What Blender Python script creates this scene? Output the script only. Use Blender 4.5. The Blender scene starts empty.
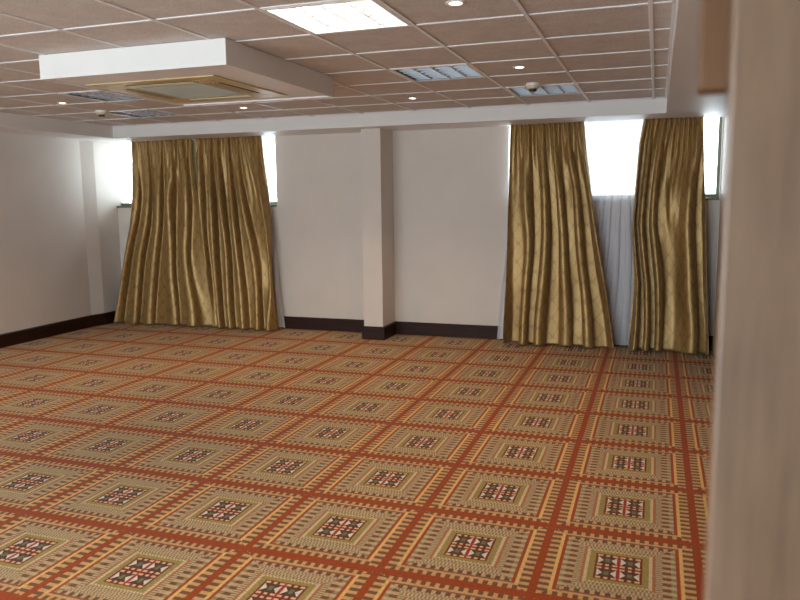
import bpy, bmesh, math, random
import numpy as np
from mathutils import Vector, Matrix

S = bpy.context.scene
COL = S.collection

# ------------------------------------------------------------------ helpers
def lin(r, g, b):
    def f(c):
        c /= 255.0
        return c / 12.92 if c <= .04045 else ((c + .055) / 1.055) ** 2.4
    return (f(r), f(g), f(b), 1.0)


def tag(o, label=None, cat=None, group=None, kind=None):
    if label: o['label'] = label
    if cat: o['category'] = cat
    if group: o['group'] = group
    if kind: o['kind'] = kind
    return o


def empty(name, loc):
    o = bpy.data.objects.new(name, None)
    o.empty_display_size = .1
    o.location = loc
    COL.objects.link(o)
    return o


def obj(name, bm, mat, parent=None, smooth=False, loc=None):
    me = bpy.data.meshes.new(name)
    bmesh.ops.recalc_face_normals(bm, faces=bm.faces[:])
    if smooth:
        for f in bm.faces: f.smooth = True
    bm.to_mesh(me); bm.free()
    o = bpy.data.objects.new(name, me)
    if isinstance(mat, (list, tuple)):
        for m in mat: me.materials.append(m)
    else:
        me.materials.append(mat)
    COL.objects.link(o)
    if parent: o.parent = parent
    if loc is not None: o.location = loc
    return o


def box(bm, x0, x1, y0, y1, z0, z1, bevel=0.0, mi=0):
    r = bmesh.ops.create_cube(bm, size=1)
    vs = r['verts']
    for v in vs:
        v.co = Vector(((x0 + x1) / 2 + v.co.x * (x1 - x0), (y0 + y1) / 2 + v.co.y * (y1 - y0), (z0 + z1) / 2 + v.co.z * (z1 - z0)))
    fs = set(f for v in vs for f in v.link_faces)
    for f in fs: f.material_index = mi
    if bevel > 0:
        es = list(set(e for v in vs for e in v.link_edges))
        bmesh.ops.bevel(bm, geom=es, offset=bevel, segments=2, affect='EDGES', profile=.5)
    return bm


def prism(bm, pts, z0, z1):
    a = [bm.verts.new((x, y, z0)) for x, y in pts]
    b = [bm.verts.new((x, y, z1)) for x, y in pts]
    n = len(pts)
    bm.faces.new(a[::-1]); bm.faces.new(b)
    for i in range(n):
        bm.faces.new((a[i], a[(i + 1) % n], b[(i + 1) % n], b[i]))
    return bm


def lathe(bm, prof, n=40, cx=0, cy=0):
    """prof: list of (r, z); revolves about the vertical through cx, cy"""
    rings = []
    for r, z in prof:
        if r < 1e-6:
            rings.append([bm.verts.new((cx, cy, z))])
        else:
            rings.append([bm.verts.new((cx + r * math.cos(2 * math.pi * k / n), cy + r * math.sin(2 * math.pi * k / n), z)) for k in range(n)])
    for A, B in zip(rings[:-1], rings[1:]):
        if len(A) == 1 and len(B) == 1: continue
        for k in range(n):
            k2 = (k + 1) % n
            if len(A) == 1: bm.faces.new((A[0], B[k], B[k2]))
            elif len(B) == 1: bm.faces.new((A[k], A[k2], B[0]))
            else: bm.faces.new((A[k], A[k2], B[k2], B[k]))
    return bm


# ------------------------------------------------------------------ node maths
class X:
    """a float socket with arithmetic"""
    def __init__(s, nt, sock): s.nt, s.s = nt, sock
    def _m(s, op, *o, clamp=False):
        n = s.nt.nodes.new('ShaderNodeMath'); n.operation = op; n.use_clamp = clamp
        for i, q in enumerate((s,) + o):
            if isinstance(q, X): s.nt.links.new(q.s, n.inputs[i])
            else: n.inputs[i].default_value = q
        return X(s.nt, n.outputs[0])
    def __add__(s, o): return s._m('ADD', o)
    def __sub__(s, o): return s._m('SUBTRACT', o)
    def __mul__(s, o): return s._m('MULTIPLY', o)
    def __truediv__(s, o): return s._m('DIVIDE', o)
    def abs(s): return s._m('ABSOLUTE')
    def fract(s): return s._m('FRACT')
    def gt(s, o): return s._m('GREATER_THAN', o)
    def lt(s, o): return s._m('LESS_THAN', o)
    def max(s, o): return s._m('MAXIMUM', o)
    def min(s, o): return s._m('MINIMUM', o)
    def cos(s): return s._m('COSINE')


def new_mat(name):
    m = bpy.data.materials.new(name)
    m.use_nodes = True
    nt = m.node_tree
    return m, nt, nt.nodes['Principled BSDF']


def coords(nt, kind='Object'):
    t = nt.nodes.new('ShaderNodeTexCoord')
    return t.outputs[kind]


def sepxyz(nt, sock):
    n = nt.nodes.new('ShaderNodeSeparateXYZ')
    nt.links.new(sock, n.inputs[0])
    return [X(nt, n.outputs[i]) for i in range(3)]


def mix(nt, fac, a, b, blend='MIX'):
    n = nt.nodes.new('ShaderNodeMix'); n.data_type = 'RGBA'; n.blend_type = blend
    for i, q in ((0, fac), (6, a), (7, b)):
        if isinstance(q, X): nt.links.new(q.s, n.inputs[i])
        elif isinstance(q, bpy.types.NodeSocket): nt.links.new(q, n.inputs[i])
        else: n.inputs[i].default_value = q
    return n.outputs[2]


def noise(nt, vec, scale, detail=3, rough=.5, mapping=None):
    if mapping:
        mp = nt.nodes.new('ShaderNodeMapping'); mp.inputs['Scale'].default_value = mapping
        nt.links.new(vec, mp.inputs[0]); vec = mp.outputs[0]
    n = nt.nodes.new('ShaderNodeTexNoise')
    n.inputs['Scale'].default_value = scale; n.inputs['Detail'].default_value = detail; n.inputs['Roughness'].default_value = rough
    nt.links.new(vec, n.inputs['Vector'])
    return n.outputs['Fac']


def ramp(nt, fac, stops, interp='LINEAR'):
    n = nt.nodes.new('ShaderNodeValToRGB'); r = n.color_ramp; r.interpolation = interp
    r.elements[0].position = stops[0][0]; r.elements[0].color = stops[0][1]
    r.elements[1].position = stops[1][0]; r.elements[1].color = stops[1][1]
    for p, c in stops[2:]:
        e = r.elements.new(p); e.color = c
    nt.links.new(fac.s if isinstance(fac, X) else fac, n.inputs[0])
    return n.outputs[0]


def bump(nt, bsdf, h, strength, dist=.01):
    b = nt.nodes.new('ShaderNodeBump'); b.inputs['Strength'].default_value = strength; b.inputs['Distance'].default_value = dist
    nt.links.new(h.s if isinstance(h, X) else h, b.inputs['Height'])
    nt.links.new(b.outputs[0], bsdf.inputs['Normal'])


def simple(name, col, rough=.5, metal=0.0, var=.06, scale=30, bmp=0.0, spec=None):
    m, nt, p = new_mat(name)
    c = coords(nt)
    f = noise(nt, c, scale)
    a = tuple(q * (1 - var) for q in col[:3]) + (1,)
    b = tuple(min(1, q * (1 + var)) for q in col[:3]) + (1,)
    nt.links.new(ramp(nt, f, [(.3, a), (.7, b)]), p.inputs['Base Color'])
    p.inputs['Roughness'].default_value = rough; p.inputs['Metallic'].default_value = metal
    if spec is not None: p.inputs['Specular IOR Level'].default_value = spec
    if bmp: bump(nt, p, f, bmp, .004)
    return m


def emit(name, col, strength):
    m, nt, p = new_mat(name)
    p.inputs['Base Color'].default_value = (.8, .8, .8, 1)
    p.inputs['Emission Color'].default_value = col
    p.inputs['Emission Strength'].default_value = strength
    return m


# ------------------------------------------------------------------ materials
M = {}
M['paint'] = simple('wall_paint', lin(218, 208, 199), .62, var=.025, scale=3, bmp=.02)
M['white'] = simple('bulkhead_paint', lin(232, 230, 228), .55, var=.015, scale=4)
M['gloss_white'] = simple('white_plastic', lin(235, 233, 228), .35, var=.01)
M['tbar'] = simple('ceiling_bar_white', lin(238, 237, 238), .4, var=.01)
M['ivory'] = simple('ivory_plastic', lin(205, 185, 140), .4, var=.02)
M['ivory2'] = simple('ivory_plastic_pale', lin(215, 205, 175), .4, var=.02)
M['filter'] = simple('intake_mesh', lin(166, 164, 150), .7, var=.1, scale=200)
M['slot'] = simple('dark_slot', lin(40, 36, 32), .7)
M['alu'] = simple('louvre_aluminium', lin(150, 154, 162), .4, metal=.3, var=.03)
M['alubox'] = simple('reflector_aluminium', lin(142, 146, 154), .5, metal=.1, var=.03)
M['frame'] = simple('window_frame_grey', lin(112, 118, 104), .45, var=.04)
M['dark'] = simple('dark_plastic', lin(38, 38, 42), .4)
M['lamp'] = emit('downlight_lamp', (1.0, .80, .55, 1), 9.0)
M['tube'] = emit('fluorescent_tube', (1.0, .88, .72, 1), 15.0)
M['tube_off'] = simple('unlit_tube', lin(118, 126, 138), .3)


def mk_tile():
    m, nt, p = new_mat('mineral_fibre_tile')
    c = coords(nt)
    f = noise(nt, c, 9, 4, .6); g = noise(nt, c, 130, 2, .6)
    base = ramp(nt, f, [(.3, lin(208, 201, 196)), (.7, lin(222, 215, 210))])
    spk = ramp(nt, g, [(.33, lin(180, 170, 162)), (.48, (1, 1, 1, 1))])
    nt.links.new(mix(nt, .55, base, spk, 'MULTIPLY'), p.inputs['Base Color'])
    p.inputs['Roughness'].default_value = .95; p.inputs['Specular IOR Level'].default_value = .1
    bump(nt, p, g, .25, .003)
    return m
M['tile'] = mk_tile()


def mk_wood(name, c0, c1, rough, scale=6, stretch=(9, 9, .7), coat=0):
    m, nt, p = new_mat(name)
    c = coords(nt)
    f = noise(nt, c, scale, 6, .62, stretch)
    g = noise(nt, c, scale * 1.3, 3, .5, (1, 1, .6))
    a = ramp(nt, f, [(.28, c0), (.72, c1)])
    b = ramp(nt, g, [(.3, (.72, .72, .72, 1)), (.7, (1, 1, 1, 1))])
    nt.links.new(mix(nt, 1.0, a, b, 'MULTIPLY'), p.inputs['Base Color'])
    p.inputs['Roughness'].default_value = rough
    p.inputs['Coat Weight'].default_value = coat
    bump(nt, p, f, .08, .002)
    return m
M['skirt'] = mk_wood('dark_stained_skirting', lin(34, 15, 8), lin(62, 30, 16), .5, 5, (.8, .8, 9))
M['skirt'].node_tree.nodes['Principled BSDF'].inputs['Specular IOR Level'].default_value = .25
M['door'] = mk_wood('door_veneer', lin(126, 100, 80), lin(160, 132, 110), .38, 5, (7, 7, .6), .2)
M['panelling'] = mk_wood('wall_panelling', lin(104, 70, 42), lin(130, 90, 56), .5, 3, (6, 6, .5))


def mk_glass():
    m = bpy.data.materials.new('window_glass'); m.use_nodes = True
    nt = m.node_tree; nt.nodes.clear()
    o = nt.nodes.new('ShaderNodeOutputMaterial'); mx = nt.nodes.new('ShaderNodeMixShader')
    t = nt.nodes.new('ShaderNodeBsdfTransparent'); g = nt.nodes.new('ShaderNodeBsdfGlossy')
    t.inputs[0].default_value = (.93, .97, .97, 1); g.inputs['Roughness'].default_value = .02
    f = nt.nodes.new('ShaderNodeFresnel'); f.inputs[0].default_value = 1.3
    nt.links.new(f.outputs[0], mx.inputs[0]); nt.links.new(t.outputs[0], mx.inputs[1]); nt.links.new(g.outputs[0], mx.inputs[2])
    nt.links.new(mx.outputs[0], o.inputs[0])
    return m
M['glass'] = mk_glass()


def mk_sheer():
    m = bpy.data.materials.new('sheer_voile'); m.use_nodes = True
    nt = m.node_tree; nt.nodes.clear()
    o = nt.nodes.new('ShaderNodeOutputMaterial'); mx = nt.nodes.new('ShaderNodeMixShader'); m2 = nt.nodes.new('ShaderNodeMixShader')
    t = nt.nodes.new('ShaderNodeBsdfTransparent'); d = nt.nodes.new('ShaderNodeBsdfDiffuse'); tl = nt.nodes.new('ShaderNodeBsdfTranslucent')
    d.inputs[0].default_value = lin(236, 236, 242); tl.inputs[0].default_value = lin(236, 236, 244)
    t.inputs[0].default_value = (1, 1, 1, 1)
    m2.inputs[0].default_value = .14
    f = noise(nt, coords(nt, 'UV'), 400, 2)
    r = X(nt, f) * .12 + .76
    nt.links.new(r.s, mx.inputs[0])
    nt.links.new(d.outputs[0], m2.inputs[1]); nt.links.new(tl.outputs[0], m2.inputs[2])
    nt.links.new(t.outputs[0], mx.inputs[1]); nt.links.new(m2.outputs[0], mx.inputs[2])
    nt.links.new(mx.outputs[0], o.inputs[0])
    return m
M['sheer'] = mk_sheer()


def mk_curtain(name, c0, c1, cl):
    m, nt, p = new_mat(name)
    uv = coords(nt, 'UV')
    u, v, _ = sepxyz(nt, uv)
    k = 2 * math.pi
    f = (u * (k / .15)).cos() + (v * (k / .20)).cos() * .88
    line = f.abs().lt(.20)
    slub = noise(nt, uv, 6, 4, .6, (1, 30, 1))
    base = ramp(nt, slub, [(.3, c0), (.7, c1)])
    nt.links.new(mix(nt, line * .42, base, cl), p.inputs['Base Color'])
    p.inputs['Metallic'].default_value = .42
    p.inputs['Roughness'].default_value = .38
    p.inputs['Sheen Weight'].default_value = .15
    wr = noise(nt, uv, 5, 3, .5, (1.6, .7, 1))
    bump(nt, p, wr, .15, .03)
    return m
M['gold'] = mk_curtain('gold_satin', lin(146, 112, 58), lin(168, 134, 80), lin(92, 68, 32))
M['lining'] = simple('curtain_lining', lin(176, 178, 140), .7, var=.05)

# carpet ------------------------------------------------------------------
OX, OY, SX, SY = .2241, 3.474, .6562, .6683


def mk_carpet():
    m, nt, p = new_mat('patterned_axminster')
    co = coords(nt)
    wv = noise(nt, co, 220, 1)
    wob = (X(nt, wv) - .5) * .004
    x, y, _ = sepxyz(nt, co)
    uc = ((x - OX) / SX + 20.0).fract() - .5
    vc = ((y - OY) / SY + 20.0).fract() - .5
    a = uc.abs() + wob; b = vc.abs() + wob
    b2 = (b - .172) * 1.0793 + .146
    mm = a.max(b2) * 2.0
    side = a.gt(b2)
    RED = lin(164, 70, 10); RED2 = lin(170, 72, 28); DK = lin(122, 86, 52); PEACH = lin(218, 166, 112); YEL = lin(236, 192, 118)
    OLV = lin(166, 144, 80); GRY = lin(156, 122, 84); BLG = lin(202, 182, 146); ORG = lin(186, 116, 70); GRN = lin(158, 142, 98); MAR = lin(124, 46, 24); CRM = lin(226, 206, 170)
    DIA = lin(112, 80, 58); PNK = lin(206, 168, 130); BRN = lin(150, 92, 58)
    LA = [(0, MAR), (.149, OLV), (.19, BLG), (.212, ORG), (.232, GRY), (.275, DK), (.328, GRN), (.358, RED2), (.382, YEL), (.406, DK), (.472, RED)]
    LB = [(0, MAR), (.149, OLV), (.19, CRM), (.212, ORG), (.232, BLG), (.275, PNK), (.328, BLG), (.358, RED2), (.382, YEL), (.406, PEACH), (.472, RED)]
    TA = [(0, MAR), (.146, OLV), (.185, CRM), (.202, GRY), (.24, BLG), (.275, PNK), (.295, GRY), (.322, DIA), (.360, BRN), (.379, PEACH), (.404, DK), (.450, RED)]
    TB = [(0, MAR), (.146, OLV), (.185, OLV), (.202, BLG), (.24, GRY), (.275, GRN), (.295, BLG), (.322, PNK), (.360, BRN), (.379, PEACH), (.404, PEACH), (.454, RED)]
    R = lambda st: ramp(nt, mm, [(2 * q, c) for q, c in st], 'CONSTANT')
    zl = mm.lt(.55); zt = mm.lt(.64)
    sl = (vc * (zl * 28.0 + 14.0)).fract().gt(.5)
    st = (uc * (zt * 24.0 + 16.0)).fract().gt(.54)
    cl = mix(nt, sl, R(LA), R(LB)); ct = mix(nt, st, R(TA), R(TB))
    ring = mix(nt, side, ct, cl)
    # centre medallion: two by two motifs with pale arrowheads
    ca = uc.abs() / .073 - 1.0
    cb = vc.abs() / .086 - 1.0
    pa, qb = ca.abs(), cb.abs()
    tri = qb.lt((pa - .34) * 1.1) * pa.lt(.84) * qb.lt(.5)
    boxd = pa.lt(.36) * qb.lt(.46)
    inner = pa.lt(.2) * qb.lt(.28)
    darkz = qb.lt(.58) * pa.lt(.84)
    pe = qb.gt(.62) * qb.lt(.88) * (pa.gt(.45) + pa.lt(.16)).min(1.0) * pa.lt(.9)
    c = mix(nt, darkz, MAR, lin(92, 52, 32))
    c = mix(nt, boxd, c, lin(84, 70, 52)); c = mix(nt, inner, c, lin(130, 118, 78))
    c = mix(nt, tri, c, lin(232, 220, 208)); c = mix(nt, pe, c, lin(236, 190, 150))
    cross = uc.abs().lt(.008)
    c = mix(nt, cross, c, lin(176, 52, 30))
    cen = mm.lt(.290)
    col = mix(nt, cen, ring, c)
    fleck = noise(nt, co, 420, 2)
    col = mix(nt, .5, col, ramp(nt, fleck, [(.3, (.66, .66, .66, 1)), (.6, (1, 1, 1, 1))]), 'MULTIPLY')
    knot = noise(nt, co, 75, 2)
    col = mix(nt, .8, col, ramp(nt, knot, [(.36, (.74, .70, .64, 1)), (.5, (1, 1, 1, 1))]), 'MULTIPLY')
    wear = noise(nt, co, 1.1, 3)
    col = mix(nt, 1.0, col, ramp(nt, wear, [(.3, (.9, .9, .9, 1)), (.7, (1, 1, 1, 1))]), 'MULTIPLY')
    nt.links.new(col, p.inputs['Base Color'])
    p.inputs['Roughness'].default_value = .92; p.inputs['Specular IOR Level'].default_value = .15
    p.inputs['Sheen Weight'].default_value = .08
    bump(nt, p, fleck, .3, .004)
    return m
M['carpet'] = mk_carpet()

# ------------------------------------------------------------------ room numbers
XL, XR, YB, YF = -6.86, .605, 8.14, -1.6
ZS, ZC = 2.366, 2.502
CANT_Y, CANT_X = 7.76, -6.815
T = .24


def struct(name, bm, mat, label=None):
    o = obj(name, bm, mat)
    o['kind'] = 'structure'
    if label: o['label'] = label
    return o


bm = bmesh.new(); box(bm, XL - T, XR + T, YF - T, YB + T, -.1, 0); struct('floor', bm, M['carpet'])
# left wall with the canted corner by the window, angled to darken that strip
bm = bmesh.new(); prism(bm, [(XL - T, YF - T), (XL, YF - T), (XL, 7.57), (CANT_X, CANT_Y), (CANT_X, YB), (CANT_X, YB + T), (XL - T, YB + T)], 0, 2.75)
struct('wall_left', bm, M['paint'])
# right wall, timber panelled
bm = bmesh.new(); box(bm, XR, XR + T, YF - T, YB + T, 0, 2.75); struct('wall_right', bm, M['panelling'])
# back wall with two high windows
W1 = (CANT_X, -4.42, 1.535, 2.46)
W2 = (-1.55, .595, 1.565, 2.46)
bm = bmesh.new()
box(bm, CANT_X, XR, YB, YB + T, 0, W1[2])
box(bm, W1[1], W2[0], YB, YB + T, W1[2], 2.46)
box(bm, W2[0], XR, YB, YB + T, W1[2], W2[2])
box(bm, W2[1], XR, YB, YB + T, W2[2], 2.46)
box(bm, CANT_X, XR, YB, YB + T, 2.46, 2.75)
struct('wall_back', bm, M['paint'])
# front wall behind the camera, with a wide window added for cool fill light
W3 = (-6.2, -.6, .25, 2.3)
bm = bmesh.new()
box(bm, XL, XR, YF - T, YF, 0, W3[2]); box(bm, XL, XR, YF - T, YF, W3[3], 2.75)
box(bm, XL, W3[0], YF - T, YF, W3[2], W3[3]); box(bm, W3[1], XR, YF - T, YF, W3[2], W3[3])
struct('wall_front', bm, M['paint'])
# pillar
PX0, PX1, PY = -3.128, -2.898, 7.735


def window(name, W, y, glass_y, mullions):
    x0, x1, z0, z1 = W
    root = empty(name, ((x0 + x1) / 2, y, z0)); root['kind'] = 'structure'
    inv = root.location
    def put(n, b, m):
        for v in b.verts: v.co -= inv
        return obj(n, b, m, root)
    f = .045
    b = bmesh.new()
    box(b, x0, x1, glass_y - .03, glass_y + .03, z0, z0 + f, .004)
    box(b, x0, x1, glass_y - .03, glass_y + .03, z1 - f, z1, .004)
    box(b, x0 - .016, x0 - .0005, glass_y - .03, glass_y + .03, z0 + f, z1 - f, .004)
    box(b, x1 - .03, x1, glass_y - .03, glass_y + .03, z0 + f, z1 - f, .004)
    for mx in mullions: box(b, mx - .02, mx + .02, glass_y - .025, glass_y + .025, z0 + f, z1 - f, .003)
    put('window_frame', b, M['frame'])
    b = bmesh.new(); box(b, x0 - .0004, x1 - .02, glass_y - .004, glass_y + .004, z0 + .03, z1 - .03)
    put('pane', b, M['glass'])
    b = bmesh.new()
    if y > 0: box(b, x0 + .001, x1 - .001, y - .02, glass_y - .031, z0 - .018, z0 + .006, .004)
    else: box(b, x0 + .001, x1 - .001, glass_y + .031, y + .02, z0 - .018, z0 + .006, .004)
    put('window_sill', b, M['frame'])
    return root
window('window_1', W1, YB, YB + .10, [-5.55])
window('window_2', W2, YB, YB + .10, [])
window('added_window', W3, YF, YF - .1, [-4.8, -3.4, -2.0])

bm = bmesh.new(); box(bm, PX0, PX1, PY, YB - .0005, 0, ZS - .0005); struct('wall_pillar', bm, M['paint'])

# skirting boards
sk, sh = .022, .152


def skirting(name, pts):
    """pts: polyline along the wall, room on the right-hand side of travel"""
    bm = bmesh.new()
    off = []
    n = len(pts)
    P = [Vector(q) for q in pts]
    for i in range(n):
        d0 = (P[i] - P[i - 1]).normalized() if i > 0 else (P[1] - P[0]).normalized()
        d1 = (P[i + 1] - P[i]).normalized() if i < n - 1 else d0
        n0 = Vector((d0.y, -d0.x)); n1 = Vector((d1.y, -d1.x))
        b = (n0 + n1).normalized(); k = sk / max(.3, b.dot(n0))
        off.append(P[i] + b * k)
    prof = [(0, 0), (1, 0), (1, sh - .012), (.45, sh), (0, sh)]
    rows = []
    for i in range(n):
        rows.append([bm.verts.new((*(P[i].lerp(off[i], s)), z)) for s, z in prof])
    for A, B in zip(rows[:-1], rows[1:]):
        for k in range(len(prof)):
            k2 = (k + 1) % len(prof)
            bm.faces.new((A[k], A[k2], B[k2], B[k]))
    bm.faces.new(rows[0]); bm.faces.new(rows[-1][::-1])
    return struct(name, bm, M['skirt'])
skirting('baseboard_left', [(XL, YF), (XL, 7.57), (CANT_X, CANT_Y), (CANT_X, YB)])
skirting('baseboard_back', [(CANT_X + .03, YB), (PX0 - .001, YB)])
skirting('baseboard_back.001', [(PX1 + .001, YB), (XR - .001, YB)])
skirting('baseboard_pillar', [(PX0, YB - .023), (PX0, PY), (PX1, PY), (PX1, YB - .023)])

# ------------------------------------------------------------------ ceiling
BX0, BX1, BYB = -6.29, .055, 7.52            # inner edges of the dropped margins
GX0, GW, GY0, GD = -.0606, .5888, 3.848, .6   # tile grid
# grid lines
gx = [GX0 - GW * i for i in range(0, 11)]
gy = [GY0 + GD * j for j in range(-9, 7)]
troffers_lit = [(2, -1), (2, -6), (6, -6), (9, -6), (6, -8), (1, -8)]
troffers_off = [(2, 2), (1, 4), (7, 2), (8, 4)]


def cell(i, j):   # i-th column to the left, j-th row away
    x1 = GX0 - GW * i; x0 = x1 - GW
    y0 = GY0 + GD * j; y1 = y0 + GD
    return x0, x1, y0, y1
holes = [cell(*c) for c in troffers_lit + troffers_off]
# tiles: one slab per cell, leaving the light fittings open
bm = bmesh.new()
xs = sorted(set([BX0, BX1] + [q for q in gx if BX0 < q < BX1]))
ys = sorted(set([YF, BYB] + [q for q in gy if YF < q < BYB]))
for xa, xb in zip(xs[:-1], xs[1:]):
    for ya, yb in zip(ys[:-1], ys[1:]):
        if any(abs((xa + xb) / 2 - (h[0] + h[1]) / 2) < .05 and abs((ya + yb) / 2 - (h[2] + h[3]) / 2) < .05 for h in holes): continue
        box(bm, xa, xb, ya, yb, ZC + .004, ZC + .024)
struct('ceiling', bm, M['tile'])
# slab above so no sky comes in
bm = bmesh.new(); box(bm, XL - T, XR + T, YF - T, YB + T, 2.75, 2.85); struct('ceiling_slab', bm, M['white'])
# exposed bars
bm = bmesh.new()
w = .011
for q in gx:
    if BX0 < q < BX1: box(bm, q - w, q + w, YF, BYB, ZC - .003, ZC + .0039, .0012)
for q in gy:
    if YF < q < BYB:
        xs_ = [x for x in xs]
        for xa, xb in zip(xs[:-1], xs[1:]):
            box(bm, xa + (w if xa > BX0 + .01 else 0), xb - (w if xb < BX1 - .01 else 0), q - .009, q + .009, ZC - .0015, ZC + .0039, .0008)
# wall angles round the edge
box(bm, BX0, BX0 + .018, YF, BYB, ZC - .0015, ZC + .0039); box(bm, BX1 - .018, BX1, YF, BYB, ZC - .0015, ZC + .0039)
box(bm, BX0 + .02, BX1 - .02, BYB - .018, BYB, ZC - .0015, ZC + .0039)
struct('ceiling_grid', bm, M['tbar'])
# dropped plaster margins
bm = bmesh.new()
prism(bm, [(XL, YF), (BX0, YF), (BX0, BYB), (BX1, BYB), (BX1, YF), (XR, YF), (XR, YB), (CANT_X, YB), (CANT_X, CANT_Y), (XL, 7.57)], ZS, 2.75)
struct('ceiling_bulkhead', bm, M['white'])


# ------------------------------------------------------------------ light fittings
def troffer(i, j, lit, label):
    x0, x1, y0, y1 = cell(i, j)
    cx, cy = (x0 + x1) / 2, (y0 + y1) / 2
    hx, hy = GW / 2 - .013, GD / 2 - .011
    t = empty('fluorescent_ceiling_light', (cx, cy, ZC))
    tag(t, label, 'ceiling light', 'lit fluorescent panels' if lit else 'unlit louvred ceiling lights')
    # housing: open box
    b = bmesh.new()
    box(b, -hx, hx, -hy, hy, .085, .095)
    box(b, -hx, -hx + .004, -hy, hy, .0, .085); box(b, hx - .004, hx, -hy, hy, .0, .085)
    box(b, -hx + .004, hx - .004, -hy, -hy + .004, .0, .085); box(b, -hx + .004, hx - .004, hy - .004, hy, .0, .085)
    obj('housing', b, M['gloss_white'] if lit else M['alubox'], t)
    b = bmesh.new(); f = .016
    box(b, -hx, -hx + f, -hy, hy, -.003, .001, .001); box(b, hx - f, hx, -hy, hy, -.003, .001, .001)
    box(b, -hx + f, hx - f, -hy, -hy + f, -.003, .001, .001); box(b, -hx + f, hx - f, hy - f, hy, -.003, .001, .001)
    obj('rim', b, M['tbar'], t)
    # four tubes
    for k in range(4):
        xx = (-1.5 + k) * .135
        b = bmesh.new()
        r = bmesh.ops.create_cone(b, cap_ends=True, segments=14, radius1=.013, radius2=.013, depth=2 * hy - .03)
        bmesh.ops.rotate(b, verts=b.verts[:], cent=(0, 0, 0), matrix=Matrix.Rotation(math.pi / 2, 3, 'X'))
        bmesh.ops.translate(b, verts=b.verts[:], vec=(xx, 0, .062))
        obj('tube', b, M['tube'] if lit else M['tube_off'], t, smooth=True)
    # louvre: wedge shaped long blades and thin cross blades
    for k in range(3):
        xx = (-1 + k) * .135
        b = bmesh.new()
        prism(b, [(xx - .014, .040), (xx + .014, .040), (xx + .003, .002), (xx - .003, .002)], -hy + f, hy - f)
        for v in b.verts: v.co = Vector((v.co.x, v.co.z, v.co.y))
        obj('long_blade', b, M['gloss_white'] if lit else M['tbar'], t)
    for k in range(6):
        yy = -hy + (k + .5) * 2 * hy / 6
        b = bmesh.new()
        prism(b, [(yy - .008, .036), (yy + .008, .036), (yy + .002, .004), (yy - .002, .004)], -hx + f, hx - f)
        for v in b.verts: v.co = Vector((v.co.z, v.co.x, v.co.y))
        obj('cross_blade', b, M['alu'], t)
    return t


def panel_light(i, j, label):
    """lit fitting with a bright prismatic cover"""
    x0, x1, y0, y1 = cell(i, j)
    t = troffer(i, j, True, label)
    return t

troffer(2, -1, True, 'glowing square fluorescent panel set in the ceiling grid in front of the white box')
for c, l in (((2, -6), 'added unseen fluorescent panel nearest the entrance'), ((6, -6), 'added unseen fluorescent panel over the middle near the front wall'), ((9, -6), 'added unseen fluorescent panel by the left wall near the front'), ((6, -8), 'added unseen fluorescent panel against the front wall'), ((1, -8), 'added unseen fluorescent panel over the entrance door')):  # out-of-view panels added to brighten the room
    troffer(*c, True, l)
troffer(2, 2, False, 'unlit louvred square light in the middle of the ceiling, right of the white box')
troffer(1, 4, False, 'unlit louvred square light beside the smoke detector near the right curtains')
troffer(7, 2, False, 'unlit louvred square light half hidden behind the left end of the white box')
troffer(8, 4, False, 'unlit louvred square light near the back left corner beside a smoke detector')


def downlight(x, y, label, group='small round downlights'):
    t = empty('downlight', (x, y, ZC + .004))
    tag(t, label, 'downlight', group)
    b = bmesh.new()
    lathe(b, [(.030, .0), (.030, -.004), (.036, -.006), (.046, -.004), (.048, 0)], 32)
    obj('trim_ring', b, M['gloss_white'], t, smooth=True)
    b = bmesh.new()
    lathe(b, [(0, -.0035), (.022, -.003), (.030, -.0012)], 32)
    obj('lamp', b, M['lamp'], t, smooth=True)
    L = bpy.data.lights.new('downlight_beam', 'SPOT'); L.energy = DL; L.color = (1, .72, .42); L.spot_size = math.radians(110); L.spot_blend = .8; L.shadow_soft_size = .03
    lo = bpy.data.objects.new('beam', L); COL.objects.link(lo); lo.parent = t; lo.location = (0, 0, -.02)
    return t
DL = 30
for x, y, l in ((-.924, 3.50, 'glowing round downlight nearest the top edge, right of the lit panel'),
                (-.945, 5.34, 'glowing round downlight in front of the right smoke detector'),
                (-2.14, 6.57, 'glowing round downlight in front of the pillar'),
                (-3.89, 6.55, 'glowing round downlight behind the white box'),
                (-5.20, 5.56, 'glowing round downlight left of the white box'),
                (-.944, .85, 'added unseen downlight near the entrance door'),  # from here on: downlights added out of view for more light
                (-3.3, .85, 'added unseen downlight over the front of the room'),
                (-5.65, .85, 'added unseen downlight at the front left of the room'),
                (-5.65, 3.5, 'added unseen downlight along the left wall')):
    downlight(x, y, l)


def detector(x, y, label):
    t = empty('smoke_detector', (x, y, ZC + .004)); tag(t, label, 'smoke detector', 'ceiling smoke detectors')
    b = bmesh.new(); lathe(b, [(0, 0), (.056, 0), (.056, -.016), (.052, -.02), (0, -.02)], 36); obj('base', b, M['gloss_white'], t, smooth=False)
    b = bmesh.new(); lathe(b, [(.048, -.0201), (.050, -.034), (.046, -.040), (.034, -.043), (0, -.0435)], 36); obj('cover', b, M['ivory2'], t, smooth=True)
    b = bmesh.new(); lathe(b, [(.030, -.0432), (.030, -.058), (.026, -.062), (0, -.062)], 28); obj('sensor_chamber', b, M['dark'], t, smooth=True)
    return t
detector(-.977, 6.14, 'white smoke detector with a dark sensor beside the right louvred light')
detector(-5.29, 6.17, 'white smoke detector on the ceiling near the back left corner')

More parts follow.
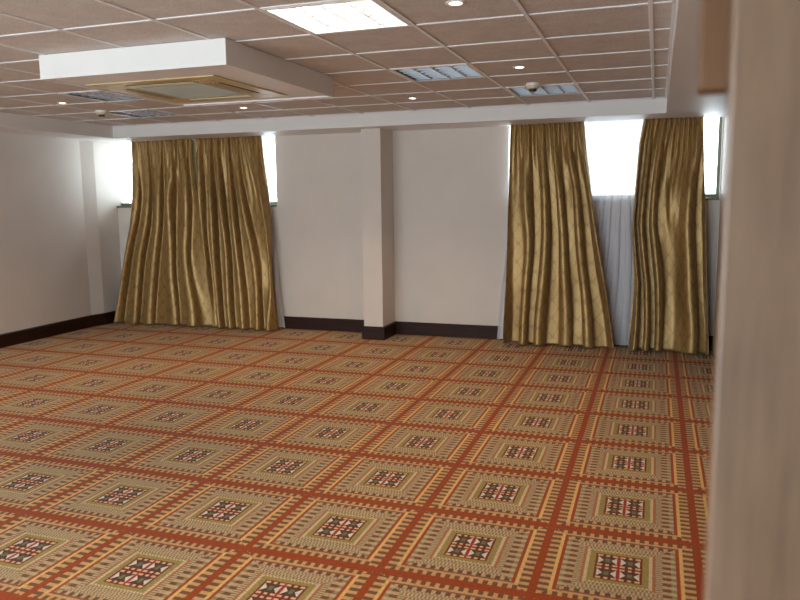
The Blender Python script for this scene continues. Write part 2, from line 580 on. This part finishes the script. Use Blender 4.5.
# ------------------------------------------------------------------ boxed air conditioner
AX0, AX1, AY0, AY1, AZ = -3.645, -2.315, 3.73, 5.20, 2.357
t = empty('ceiling_box', (0, 0, 0)); t.location = ((AX0 + AX1) / 2, (AY0 + AY1) / 2, ZC)
tag(t, 'white boxed casing hanging under the ceiling around the air conditioner', 'ceiling box')
hx, hy = (AX1 - AX0) / 2, (AY1 - AY0) / 2
dz = AZ - ZC
b = bmesh.new()
box(b, -hx, hx, -hy, -hy + .022, dz, 0); box(b, -hx, hx, hy - .022, hy, dz, 0)
box(b, -hx, -hx + .022, -hy + .022, hy - .022, dz, 0); box(b, hx - .022, hx, -hy + .022, hy - .022, dz, 0)
obj('side_boards', b, M['white'], t)
b = bmesh.new(); box(b, -hx + .022, hx - .022, -hy + .022, hy - .022, dz + .010, dz + .022)
obj('underside', b, M['white'], t)

CX, CY, CH = -3.09, 4.53, .487
zt = AZ + .010
t = empty('air_conditioner', (CX, CY, zt))
tag(t, 'ivory square cassette air conditioner set in the underside of the white box', 'air conditioner')
# face frame with four outlets cut as recesses: built from bars
b = bmesh.new()
o, i0, i1, g = CH, .385, .305, .27      # outer, slot outer, slot inner, grille half sizes
zb, zu = -.012, -.0005
def ring(b, ro, ri, z0, z1):
    box(b, -ro, ro, -ro, -ri, z0, z1, .003); box(b, -ro, ro, ri, ro, z0, z1, .003)
    box(b, -ro, -ri, -ri, ri, z0, z1, .003); box(b, ri, ro, -ri, ri, z0, z1, .003)
ring(b, o, i0, zb * .75, zu)
ring(b, i1, g, zb, zu)
for sx in (-1, 1):
    for sy in (-1, 1):
        box(b, min(sx * i0, sx * .26), max(sx * i0, sx * .26), min(sy * i0, sy * .26), max(sy * i0, sy * .26), zb * .85, zu, .003)
obj('face_frame', b, M['ivory'], t)
for rot in range(4):
    b = bmesh.new(); box(b, -.258, .258, i1 + .001, i0 - .001, -.0100, zu)
    bmesh.ops.rotate(b, verts=b.verts[:], cent=(0, 0, 0), matrix=Matrix.Rotation(rot * math.pi / 2, 3, 'Z'))
    obj('air_slot', b, M['slot'], t)
    for yy in (.327, .358):
        b = bmesh.new()
        prism(b, [(yy - .004, -.0102), (yy + .008, -.0102), (yy + .008, -.0116), (yy - .003, -.0135)], -.255, .255)
        for v in b.verts: v.co = Vector((v.co.z, v.co.x, v.co.y))
        bmesh.ops.rotate(b, verts=b.verts[:], cent=(0, 0, 0), matrix=Matrix.Rotation(rot * math.pi / 2, 3, 'Z'))
        obj('air_vane', b, M['ivory2'], t)
b = bmesh.new(); box(b, -g, g, -g, g, -.010, zu)
for k in range(26):
    yy = -g + .02 + k * (2 * g - .04) / 25
    box(b, -g + .015, g - .015, yy - .004, yy + .004, -.0125, -.010)
obj('intake_grille', b, M['filter'], t)


# ------------------------------------------------------------------ curtains
def vnoise(seed):
    r = np.random.RandomState(seed); G = r.rand(64, 64) * 2 - 1
    def f(a, b):
        a = np.asarray(a) + 7.3; b = np.asarray(b) + 3.1
        i = np.floor(a).astype(int); j = np.floor(b).astype(int)
        u = a - i; v = b - j; u = u * u * (3 - 2 * u); v = v * v * (3 - 2 * v)
        g = lambda p, q: G[p % 64, q % 64]
        return (g(i, j) * (1 - u) + g(i + 1, j) * u) * (1 - v) + (g(i, j + 1) * (1 - u) + g(i + 1, j + 1) * u) * v
    return f


def interp(t, tab, c):
    return np.interp(t, [r[0] for r in tab], [r[c] for r in tab])


def cloth(name, edges, ytab, amp, n, seed, mat, thick, ztop, zbot=.004, nx=220, nz=110, gather=1.0, fullness=1.9, hemvar=.008, back=0, parent=None):
    """edges: rows (t, left x, right x), t = 0 at the top; ytab: rows (t, y)"""
    N1, N2, N3 = vnoise(seed), vnoise(seed + 1), vnoise(seed + 2)
    s = np.linspace(0, 1, nx)[None, :].repeat(nz, 0)
    t = np.linspace(0, 1, nz)[:, None].repeat(nx, 1)
    xl = interp(t, edges, 1); xr = interp(t, edges, 2)
    ph = s * n + .75 * N1(s * n * .45, t * 1.1) + .22 * N2(s * n * .9, t * 3)
    fold = N3(s * n * .6, t * 1.4)
    cw = np.cos(2 * np.pi * ph)
    big = (-cw - .22 * np.cos(4 * np.pi * ph)) * (.78 + .42 * fold)
    ph2 = s * n * 3.0 + .4 * N2(s * n, t * 2)
    small = np.sin(2 * np.pi * ph2)
    kt = np.clip(t / .30, 0, 1) ** .8
    A = amp * (.35 + .65 * kt)
    y = interp(t, ytab, 1) + A * big * (.45 + .55 * kt) + gather * .014 * small * np.exp(-t / .15)
    y += amp * .25 * N2(s * n * 1.4 + 9, t * 4) * kt
    if back: y += back * t ** 1.5 * np.clip((s - .84) / .16, 0, 1)
    x = xl + (xr - xl) * s
    dx = (xr - xl) / n
    lim = np.clip(np.minimum(s, 1 - s) * 10, 0, 1)
    x += dx * (.085 * np.sin(4 * np.pi * ph)) * kt * lim
    x += .30 * dx * N3(s * n * .4 + 4, t * 2.0) * lim
    z = ztop + (zbot - ztop) * t
    z = z + hemvar * (1 + N1(s * n * .5 + 5, t * 0)) * t ** 6
    bm = bmesh.new()
    uvl = bm.loops.layers.uv.new('UVMap')
    V = [[bm.verts.new((float(x[j, i]), float(y[j, i]), float(z[j, i]))) for i in range(nx)] for j in range(nz)]
    Wd = float(np.mean(xr - xl)) * fullness
    for j in range(nz - 1):
        for i in range(nx - 1):
            f = bm.faces.new((V[j][i], V[j + 1][i], V[j + 1][i + 1], V[j][i + 1]))
            f.smooth = True
            for l, (jj, ii) in zip(f.loops, ((j, i), (j + 1, i), (j + 1, i + 1), (j, i + 1))):
                l[uvl].uv = (ii / (nx - 1) * Wd, float(z[jj, ii]))
    cx = float(np.mean(x[-1])); cy = float(np.mean(y[-1]))
    for v in bm.verts: v.co.x -= cx; v.co.y -= cy
    o = obj(name, bm, mat, loc=(cx, cy, 0))
    if thick:
        md = o.modifiers.new('thickness', 'SOLIDIFY'); md.thickness = thick; md.offset = 0
    return o

ZT = ZS - .001
GRP = 'gold satin curtains at the high windows'
YT = [(0, 8.0), (.3, 7.98), (.8, 7.92), (1, 7.88)]
c = cloth('curtain', [(0, -6.43, -5.51), (.1, -6.43, -5.50), (.45, -6.49, -5.42), (.8, -6.64, -5.33), (1, -6.715, -5.285)], YT, .068, 5, 11, M['gold'], .004, ZT, back=.07)
tag(c, 'gold satin curtain at the far left, flaring out to the corner and puddling', 'curtain', GRP)
l = cloth('lining', [(0, -5.64, -5.40), (.4, -5.60, -5.40), (.75, -5.5, -5.37)], [(0, 8.062), (1, 8.06)], .004, 2, 5, M['lining'], 0, ZT, zbot=.7, nx=24, nz=30, gather=.2)
l.location -= c.location; l.parent = c
l['label'] = 'pale lining at the leading edge'
c = cloth('curtain', [(0, -5.455, -4.52), (.1, -5.46, -4.51), (.5, -5.38, -4.42), (1, -5.25, -4.345)], YT, .062, 6, 29, M['gold'], .004, ZT)
tag(c, 'gold satin curtain hanging straight, left of the blank wall and pillar', 'curtain', GRP)
c = cloth('curtain', [(0, -1.50, -.74), (.12, -1.51, -.71), (.4, -1.525, -.61), (.75, -1.525, -.465), (1, -1.535, -.372)], YT, .070, 5, 47, M['gold'], .004, ZT)
tag(c, 'gold satin curtain right of the pillar, its right edge swept outward at the floor', 'curtain', GRP)
c = cloth('curtain', [(0, -.155, .405), (.1, -.19, .42), (.45, -.235, .47), (.7, -.20, .50), (1, -.235, .545)], YT, .070, 4, 61, M['gold'], .004, ZT)
tag(c, 'narrow gold satin curtain next to the wooden door edge on the far right', 'curtain', GRP)

SG = 'white sheer curtains behind the gold ones'
c = cloth('sheer_curtain', [(0, -5.9, -4.53), (.4, -5.9, -4.47), (1, -5.9, -4.335)], [(0, 8.10), (1, 8.10)], .014, 14, 83, M['sheer'], 0, ZT, gather=.3)
tag(c, 'white sheer curtain peeking out right of the left pair of gold curtains', 'curtain', SG)
c = cloth('sheer_curtain', [(0, -1.52, .36), (.5, -1.56, .36), (1, -1.655, .36)], [(0, 8.10), (.5, 8.10), (1, 8.085)], .016, 19, 97, M['sheer'], 0, ZT, gather=.3, nx=320)
tag(c, 'white sheer curtain showing between the two right-hand gold curtains', 'curtain', SG)

# ------------------------------------------------------------------ door leaf beside the camera
DY = .80
b = bmesh.new(); box(b, .0640, .60, DY, DY + .045, .008, 2.15, .003)
struct('door_1', b, M['door'])

b = bmesh.new(); box(b, .037, .6045, .86, .90, 1.709, ZS - .001, .003)  # made-up wooden panel standing in for an unidentified brown blur
struct('standin_panel', b, M['panelling'])

# ------------------------------------------------------------------ light from outside
Wd = bpy.data.worlds.new('overcast_sky'); S.world = Wd; Wd.use_nodes = True
bg = Wd.node_tree.nodes['Background']
bg.inputs[0].default_value = (.86, .93, 1.0, 1); bg.inputs[1].default_value = 6.5
for nme, W, y, s in (('window_1', W1, YB + .2, 1), ('window_2', W2, YB + .2, 1), ('added_window', W3, YF - .2, -1)):
    L = bpy.data.lights.new('daylight_portal', 'AREA'); L.shape = 'RECTANGLE'; L.size = W[1] - W[0]; L.size_y = W[3] - W[2]
    L.cycles.is_portal = True
    o = bpy.data.objects.new('daylight_portal', L); COL.objects.link(o)
    o.location = ((W[0] + W[1]) / 2, y, (W[2] + W[3]) / 2)
    o.rotation_euler = (math.radians(-90 if s > 0 else 90), 0, 0)

# ------------------------------------------------------------------ camera
cam = bpy.data.cameras.new('camera'); co = bpy.data.objects.new('camera', cam); COL.objects.link(co)
F, PITCH, YAW, ROLL = 735.82, .1373, .3346, -.0116
cam.sensor_fit = 'HORIZONTAL'; cam.sensor_width = 36; cam.lens = F / 800 * 36
cam.clip_start = .05
cy, sy = math.cos(YAW), math.sin(YAW)
Rz = Matrix(((cy, sy, 0), (-sy, cy, 0), (0, 0, 1)))
B = Matrix(((1, 0, 0), (0, 0, -1), (0, 1, 0)))
cp, sp = math.cos(PITCH), math.sin(PITCH); Rx = Matrix(((1, 0, 0), (0, cp, -sp), (0, sp, cp)))
cr, sr = math.cos(ROLL), math.sin(ROLL); Rr = Matrix(((cr, -sr, 0), (sr, cr, 0), (0, 0, 1)))
R = Rr @ Rx @ B @ Rz
Rc = R.transposed() @ Matrix(((1, 0, 0), (0, -1, 0), (0, 0, -1)))
co.matrix_world = Matrix.Translation((0, 0, 1.6)) @ Rc.to_4x4()
cam.dof.use_dof = True; cam.dof.focus_distance = 5.0; cam.dof.aperture_fstop = 3.6
S.camera = co

vs = S.view_settings
vs.view_transform = 'Standard'; vs.look = 'None'; vs.gamma = 1; vs.use_curve_mapping = False
vs.exposure = 0.66
